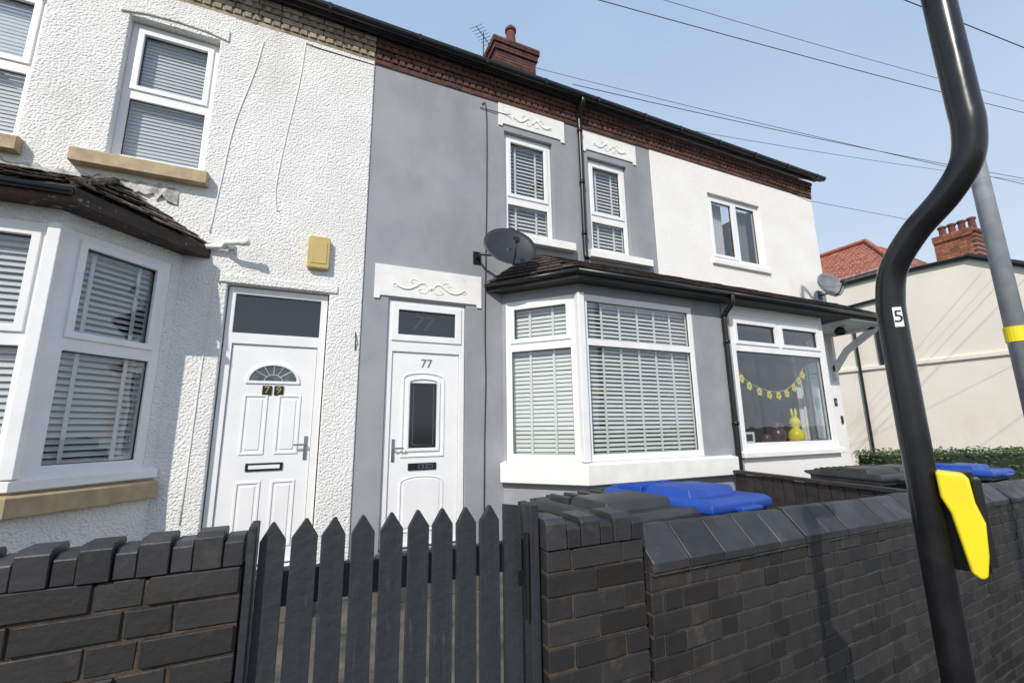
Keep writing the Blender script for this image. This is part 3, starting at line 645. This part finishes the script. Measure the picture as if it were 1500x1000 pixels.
# ================================================================= gate
G=top('picket_gate','dark grey pointed timber picket gate between brick walls','gate',(.3,-3.5,.55))
n=10
for i in range(n):
    cx=-.070+i*.0795; w_=.0325+random.uniform(-.001,.001); zt=1.757-i*.0012+random.uniform(-.005,.005); t=random.uniform(-.006,.006)
    mb=MB(Matrix.Translation((cx,0,1.0))@Matrix.Rotation(t,4,'Y')@Matrix.Translation((-cx,0,-1.0)))
    q=random.uniform(-.003,.003)
    if i==n-1: mb.prism([(cx-w_,.58),(cx+w_,.58),(cx+w_,zt-.01),(cx-w_,zt)],-3.57,-3.552)
    else: mb.prism([(cx-w_,.58),(cx+w_,.58),(cx+w_,zt-.048),(cx+.003+q,zt),(cx-.003+q,zt),(cx-w_,zt-.048)],-3.57,-3.552)
    obj('picket',mb,GATEM,G,bevel=.002)
for z in (1.58,.75): obj('rail',MB().box(-.085,.70,-3.55,-3.515,z-.045,z+.045),GATEM,G,bevel=.003)
mb=MB(); mb.box(-.125,-.105,-3.60,-3.50,.4,1.755); obj('post',mb,GATEM,G,bevel=.004)
mb=MB(); mb.box(.695,.728,-3.60,-3.50,.4,1.745); obj('post',mb,GATEM,G,bevel=.004)
mb=MB(); mb.tube([(.68,-3.60,1.66),(.68,-3.60,1.40)],.008,6); mb.box(.66,.72,-3.578,-3.572,1.50,1.54); obj('latch',mb,BLACKP,G)
F=top('timber_fence','low black timber fence dividing the two front yards','fence',(5.0,-2.2,.5))
def fl(t): return (4.98-.35*t,-.86-2.1*t)
for i in range(15):
    a=fl(i/15); b=fl((i+.93)/15); M,L=section(a,b)
    obj('board',MB(M).box(0,L,0,.02,.5,1.40+random.uniform(-.004,.004)),BLACKT,F,bevel=.002)
M,L=section(fl(-.01),fl(1)); obj('rail',MB(M).box(0,L,-.035,.06,1.405,1.44),BLACKT,F,bevel=.004)
# ================================================================= bins
def make_bin(lidmat,label):
    e=top('wheelie_bin',label,'wheelie bin',(0,0,0),'wheelie bins in the front yards')
    def loft(mb,secs):
        vs=[];fs=[]
        for (hx,y0,y1,z) in secs: vs+=[(-hx,y0,z),(hx,y0,z),(hx,y1,z),(-hx,y1,z)]
        for i in range(len(secs)-1):
            for k in range(4): fs.append((i*4+k,i*4+(k+1)%4,i*4+4+(k+1)%4,i*4+4+k))
        fs+=[(3,2,1,0),tuple(len(vs)-4+k for k in range(4))]; mb.add(vs,fs)
    mb=MB(); loft(mb,[(.21,-.22,.24,.03),(.225,-.25,.27,.35),(.265,-.33,.33,.93),(.265,-.33,.33,.94),(.29,-.36,.35,.945),(.29,-.36,.35,.99)]); obj('body',mb,DGREY,e,bevel=.012)
    mb=MB(); loft(mb,[(.295,-.38,.34,.985),(.30,-.385,.345,1.0),(.295,-.38,.34,1.030),(.275,-.355,.315,1.048),(.262,-.335,.29,1.05),(.235,-.30,.25,1.040)])
    loft(mb,[(.225,-.22,.08,1.035),(.210,-.20,.06,1.084),(.18,-.17,.04,1.090)]); loft(mb,[(.10,-.43,-.37,.99),(.10,-.43,-.37,1.012)])
    for s in (-.2,-.1,0,.1,.2): mb.box(s-.014,s+.014,.11,.29,1.035,1.074)
    for s in (-.16,0,.16): mb.box(s-.02,s+.02,.30,.38,1.0,1.055)
    obj('lid',mb,lidmat,e,bevel=.007)
    mb=MB(); mb.tube([(-.25,.36,1.0),(-.25,.43,1.02),(.25,.43,1.02),(.25,.36,1.0)],.014,8); obj('handle',mb,DGREY,e)
    for s in (-1,1):
        mb=MB(); mb.lathe([(.02,-.03),(.09,-.03),(.10,-.02),(.10,.02),(.09,.03),(.02,.03)],20,Matrix.Translation((s*.25,.27,.10))@Matrix.Rotation(math.pi/2,4,'Y')); obj('wheel',mb,BLACKP,e)
    return e
def copy_tree(e,loc,rz,label,lidmat=None,ry=0):
    q=e.copy(); COL.objects.link(q); q.location=loc; q.rotation_euler=(0,ry,rz); q['label']=label
    for c in e.children:
        d=c.copy(); COL.objects.link(d); d.parent=q
        if lidmat and c.name.startswith('lid'): d.data=c.data.copy(); d.data.materials[0]=lidmat
    return q
b0=make_bin(DGREY,'dark grey wheelie bin behind the brick wall pier')
YZ=.578
b1=copy_tree(b0,(2.00,-2.92,YZ),math.radians(11),'wheelie bin with bright blue lid behind the brick wall',BLUE,math.radians(1.5))
b2=copy_tree(b0,(5.35,-2.10,.46),math.radians(-5),'dark grey wheelie bin beside the black timber fence')
b3=copy_tree(b0,(6.85,-2.30,.44),math.radians(3),'wheelie bin with blue lid in the white house yard',BLUE)
b4=copy_tree(b0,(6.05,-2.0,.44),math.radians(4),'dark grey wheelie bin between two other bins')
b0.location=(1.53,-2.92,YZ-.025); b0.rotation_euler=(0,0,math.radians(5))
# ================================================================= cranked post
PX=1.615; YB=-4.28; YT=-4.535
pth=[(PX,YB,-.02),(PX,YB,.8),(PX,YB,1.6),(PX,YB,2.1),(PX,YB,2.28),(PX,YB-.004,2.37),(PX,-4.308,2.47),(PX,-4.375,2.56),(PX,-4.46,2.635),(PX,-4.515,2.71),(PX,-4.534,2.80),(PX,YT,2.9),(PX,YT,3.2),(PX,YT,4.1)]
PT=top('cranked_sign_post','glossy black cranked steel post standing on the pavement','sign post',(PX,YB,0))
obj('shaft',MB().tube(cr(pth,8),.0365,28),POLE,PT,smooth=True)
obj('base_collar',MB().lathe([(.06,0),(.06,.03),(.045,.05)],20,Matrix.Translation((PX,YB,0))),POLE,PT)
na=math.atan2(-5-YB,0-PX)+math.radians(24)
mb=MB(); vs=[];N=8
for i in range(N+1):
    a=na+(i/N-.5)*.62
    for z in (2.282,2.342): vs.append((PX+.0375*math.cos(a),YB+.0375*math.sin(a),z))
mb.add(vs,[(2*i,2*i+2,2*i+3,2*i+1) for i in range(N)]); st=obj('number_sticker',mb,UPVC,PT)
Mt=Matrix.Translation((PX+.0382*math.cos(na),YB+.0382*math.sin(na),2.312))@Matrix.Rotation(na+math.pi/2,4,'Z')@RX
text('5',.052,Mt,BLACKP,'sticker_digit',st,ext=.0004)
ang=math.atan2(-.913,.407); T=Matrix.Translation((PX,YB,0))@Matrix.Rotation(ang,4,'Z')
YU=MB(T)
YU.prism([(.030,1.868),(.088,1.862),(.095,1.85),(.098,1.79),(.110,1.74),(.104,1.66),(.094,1.605),(.080,1.598),(.064,1.612),(.056,1.68),(.046,1.76),(.032,1.80)],-.045,.03)
yo=obj('yellow_button_unit',YU,YEL,PT,bevel=.010,seg=3)
mb=MB(T); mb.box(.02,.108,.031,.05,1.60,1.865); mb.box(.100,.118,-.02,.05,1.63,1.85); obj('mounting_bracket',mb,BLACKP,PT,bevel=.003)
LC=top('lamp_column','grey galvanised street lighting column on the pavement','street lamp',(5.11,-3.52,0))
cx,cy=5.11,-3.52
mb=MB(); mb.tube([(cx,cy,0),(cx,cy,1.2)],.095,20); mb.tube([(cx,cy,1.2),(cx,cy,1.24)],[.095,.070],20); mb.tube([(cx,cy,1.24),(cx,cy,8)],[.068,.05],20); mb.tube(cr([(cx,cy,8),(cx,cy-.1,8.25),(cx,cy-.6,8.35)],5),.035,12)
obj('shaft',mb,GALV,LC,smooth=True)
obj('lamp_head',MB().box(cx-.1,cx+.1,cy-1.1,cy-.6,8.3,8.4),GALV,LC,bevel=.02)
mb=MB(); mb.tube([(cx,cy,2.62),(cx,cy,2.74)],.072,20); obj('yellow_notice',mb,YEL,LC)
# ================================================================= far buildings
CB=top('corner_building','cream rendered corner building with red tiled hip roof','building',(21,2,0))
mb=MB(); prof=[(-3.0,0),(9.5,0),(9.5,7.35),(2.65,7.35),(2.65,7.0),(.85,6.92),(-3.0,4.55)]
mb.prism(prof,18,25,'x'); obj('wall',mb,CREAM,CB)
obj('string_course',MB().box(17.93,18.0,-3.0,9.5,3.86,3.97),CREAM,CB)
mb=MB(); mb.tube([(17.93,9.4,7.2),(17.93,2.6,7.12)],.07,8); mb.tube([(17.93,2.6,7.02),(17.93,.8,6.93)],.07,8); mb.tube([(17.93,.85,6.98),(17.93,-3,4.62)],.09,8); mb.tube([(17.93,2.6,6.3),(17.93,6.6,6.15)],.05,8); mb.tube([(17.93,4.2,6.2),(17.93,4.2,.5)],.045,8)
obj('gutter',mb,BLACKP,CB)
A,B,C,D=(17.85,10,7.3),(17.85,2.55,7.3),(20.6,4.6,9.35),(20.6,10,9.35)
mb=tiles((B,A,D,C),16,tw=.25,lift=.016); t2=tiles(((25,2.55,7.3),B,(20.6,4.6,9.35),(22.5,4.6,9.35)),14,tw=.25,lift=.016); o=len(mb.v); mb.v+=t2.v; mb.f+=[tuple(k+o for k in f) for f in t2.f]
rr=obj('roof',mb,REDT,CB)
mb=MB(); mb.tube([(17.85,2.55,7.38),(20.6,4.6,9.45),(20.6,10,9.45)],.09,8); obj('ridge_tiles',mb,REDT,rr)
mb=MB(); z=6.6; r=0
while z<8.1:
    g=0 if z<7.85 else .06
    for i in range(5):
        y=.85+i*.225+(.11 if r%2 else 0); mb.box(18.9-g,19.7+g,max(y,.85)-(g if i==0 else 0),min(y+.215,1.9),z,z+.066)
    z+=.077; r+=1
chm=obj('chimney',mb,ORB,CB); obj('chimney_mortar',MB().box(18.92,19.68,.87,1.88,6.5,8.05),MORT,chm)
for k in range(4): obj('chimney_pot',MB().lathe([(.12,8.08),(.10,8.16),(.09,8.46),(.12,8.48),(.12,8.54),(.09,8.56)],12,Matrix.Translation((19.3,1.0+k*.25,0))),TERRA,chm)
obj('window',MB().box(17.94,17.995,3.0,3.5,3.99,5.4),pmat('dark_window_pane',(.02,.025,.03),rough=.1),CB)
mb=MB(); mb.box(17.92,17.99,2.94,3.0,3.97,5.46); mb.box(17.92,17.99,3.5,3.56,3.97,5.46); mb.box(17.92,17.99,3.0,3.5,5.4,5.46); obj('window_frame',mb,BLACKT,CB)
HG=top('hedge','clipped green privet hedge beyond the terrace end','hedge',(11,-.8,.4))
M,L=section((9.25,-.15),(15.5,-2.6)); core=MB(M); core.box(.05,L-.05,-.28,.28,.2,1.42); obj('branches',core,DARKG,HG)
lf=MB(M); 
for i in range(9000):
    f=random.random(); u=random.uniform(0,L)
    if f<.45: p=(u,-.3+random.uniform(-.05,.05),random.uniform(.4,1.5))
    elif f<.85: p=(u,random.uniform(-.34,.34),1.47+random.gauss(0,.035))
    else: p=(random.uniform(-.04,.05),random.uniform(-.3,.3),random.uniform(.4,1.5))
    R=Matrix.Translation(p)@Matrix.Rotation(random.uniform(0,6.28),4,'Z')@Matrix.Rotation(random.uniform(0,3.14),4,'X')
    s=random.uniform(.018,.032); lf.add([(-s,0,0),(0,-s*.5,0),(s,0,0),(0,s*.5,0)],[(0,1,2,3)],R)
me=bpy.data.meshes.new('leaves'); me.from_pydata(lf.v,[],lf.f); me.materials.append(LEAF); lo=bpy.data.objects.new('leaves',me); COL.objects.link(lo); lo.parent=HG; lo.matrix_parent_inverse=Matrix.Translation(-HG.location)
# ================================================================= wires
def wire(p,q,e0,e1,sag,r=.007):
    P=Vector(p);Q=Vector(q); d=Q-P; a=P-d*e0; b=Q+d*e1; pts=[]
    for i in range(25):
        t=i/24; v=a.lerp(b,t); v.z-=sag*4*t*(1-t); pts.append(tuple(v))
    tag(obj('overhead_cable',MB().tube(pts,r,6),CABLE,smooth=True),'thin black overhead cable slung across the sky','cable','overhead cables')
wire((3.5,-1,7.8),(13.3,-2,8.44),.6,.3,.12,.006)
wire((4.76,-1,8.36),(13.5,-2,8.78),.6,.3,.12,.004)
wire((4.2,2.9,10.3),(12.4,-1,7.56),0,.6,.1,.006)
wire((3.3,-.1,7.10),(14.5,-1.5,7.47),0,.2,.1,.006)
wire((5.4,-.15,6.93),(14.5,-1.5,7.40),0,.2,.08,.004)
wire((7.3,-3,7.12),(8.64,-3.2,7.05),1,4,.0,.006)
wire((9.1,.2,6.6),(15,0,6.95),0,.4,.0,.005)
# ================================================================= ground
def sheet(name,x0,x1,y0,y1,z,mat,h=None):
    mb=MB(); mb.add([(x0,y0,z),(x1,y0,z),(x1,y1,z),(x0,y1,z)],[(0,1,2,3)]) if h is None else mb.box(x0,x1,y0,y1,z-h,z)
    o=obj(name,mb,mat); o['kind']='structure'; return o
sheet('ground',-400,400,-400,400,-.16,GRASS)
sheet('road',-60,60,-13,-6.15,-.12,ASPH,.03)
sheet('pavement',-60,60,-6.0,-3.4,0,PAVE,.3)
sheet('pavement',9.4,17.9,-3.39,12,0,PAVE,.3)
sheet('kerb',-60,60,-6.14,-6.0,.0,CONC,.3)
mb=MB(); mb.prism([(-4.2,-3.5),(1.1,-3.5),(9.2,-2.7),(9.2,.0),(-4.2,.0)],.1,.5,'z'); o=obj('yard',mb,CONC); o['kind']='structure'
mb=MB(); mb.box(-.85,.12,-.35,-.03,.5,.76); mb.box(-.85,.12,-.70,-.35,.5,.63); s=obj('door_step',mb,CONC,bevel=.01); tag(s,'concrete steps below the white panelled door','steps','door steps')
mb=MB(); mb.box(.70,1.70,-.35,-.01,.5,.76); mb.box(.70,1.70,-.70,-.35,.5,.63); s=obj('door_step',mb,CONC,bevel=.01); tag(s,'concrete steps below the grey house door','steps','door steps')
mb=MB(); mb.box(-.12,.72,-3.95,-3.45,0,.25); mb.box(-.12,.72,-3.7,-3.40,.25,.5); s=obj('gate_step',mb,CONC,bevel=.01); tag(s,'concrete steps rising from pavement to picket gate','steps')
# ================================================================= light, sky, camera
w=bpy.data.worlds.new('World'); SC.world=w; w.use_nodes=True; nt=w.node_tree; bg=nt.nodes['Background']
sk=nt.nodes.new('ShaderNodeTexSky'); sk.sky_type='NISHITA'; sk.sun_disc=False
sd=Vector((-.54,-.60,.62)).normalized()
el=math.asin(sd.z); az=math.atan2(sd.x,sd.y)
sk.sun_elevation=el; sk.sun_rotation=az; sk.air_density=1.0; sk.dust_density=2.0; sk.ozone_density=1.0
L=nt.links
tc=nt.nodes.new('ShaderNodeTexCoord'); mp=nt.nodes.new('ShaderNodeMapping'); mp.inputs['Scale'].default_value=(1.0,1.0,2.0)
no=nt.nodes.new('ShaderNodeTexNoise'); no.inputs['Scale'].default_value=1.3; no.inputs['Detail'].default_value=6; no.inputs['Roughness'].default_value=.5
sx=nt.nodes.new('ShaderNodeSeparateXYZ'); L.new(tc.outputs['Generated'],sx.inputs[0])
ha=nt.nodes.new('ShaderNodeMapRange'); ha.inputs[1].default_value=.12; ha.inputs[2].default_value=.92; ha.inputs[3].default_value=1.0; ha.inputs[4].default_value=.0; L.new(sx.outputs[2],ha.inputs[0])
nz=nt.nodes.new('ShaderNodeMath'); nz.operation='MULTIPLY_ADD'; nz.inputs[1].default_value=.6; nz.inputs[2].default_value=-.28
L.new(tc.outputs['Generated'],mp.inputs[0]); L.new(mp.outputs[0],no.inputs[0]); L.new(no.outputs[0],nz.inputs[0])
ad=nt.nodes.new('ShaderNodeMath'); ad.operation='ADD'; ad.use_clamp=True; L.new(ha.outputs[0],ad.inputs[0]); L.new(nz.outputs[0],ad.inputs[1])
hz=nt.nodes.new('ShaderNodeMix'); hz.data_type='RGBA'; hz.inputs[6].default_value=(2.7,4.2,6.8,1); hz.inputs[7].default_value=(6.8,7.6,8.5,1); L.new(ad.outputs[0],hz.inputs[0])
mx=nt.nodes.new('ShaderNodeMix'); mx.data_type='RGBA'; mx.inputs[0].default_value=.85; L.new(sk.outputs[0],mx.inputs[6]); L.new(hz.outputs[2],mx.inputs[7]); L.new(mx.outputs[2],bg.inputs[0])
bg.inputs[1].default_value=.12
sl=bpy.data.lights.new('sun','SUN'); sl.energy=3.8; sl.angle=math.radians(.5); sl.color=(1,.94,.86); so=bpy.data.objects.new('sun',sl); COL.objects.link(so); so.rotation_euler=sd.to_track_quat('Z','Y').to_euler()
y,t,r=[math.radians(k) for k in (24.476,11.086,0.774)]
ca=bpy.data.cameras.new('camera'); co=bpy.data.objects.new('camera',ca); COL.objects.link(co); SC.camera=co
ca.sensor_width=36; ca.lens=646.8/1500*36; ca.clip_start=.02; ca.clip_end=2000
def rot(v):
    x_,y_,z_=v; ct,st=math.cos(t),math.sin(t); y2,z2=ct*y_-st*z_,st*y_+ct*z_; c,s=math.cos(r),math.sin(r); return Vector((c*x_-s*y2,s*x_+c*y2,z2))
R=rot((math.cos(y),0,math.sin(y))); D=rot((-math.sin(y),0,math.cos(y))); U=rot((0,1,0))
M=Matrix(((R.x,R.y,-R.z,0),(D.x,D.y,-D.z,-5),(U.x,U.y,-U.z,2),(0,0,0,1)))
co.matrix_world=M
SC.view_settings.view_transform='Standard'; SC.view_settings.look='None'; SC.view_settings.exposure=0
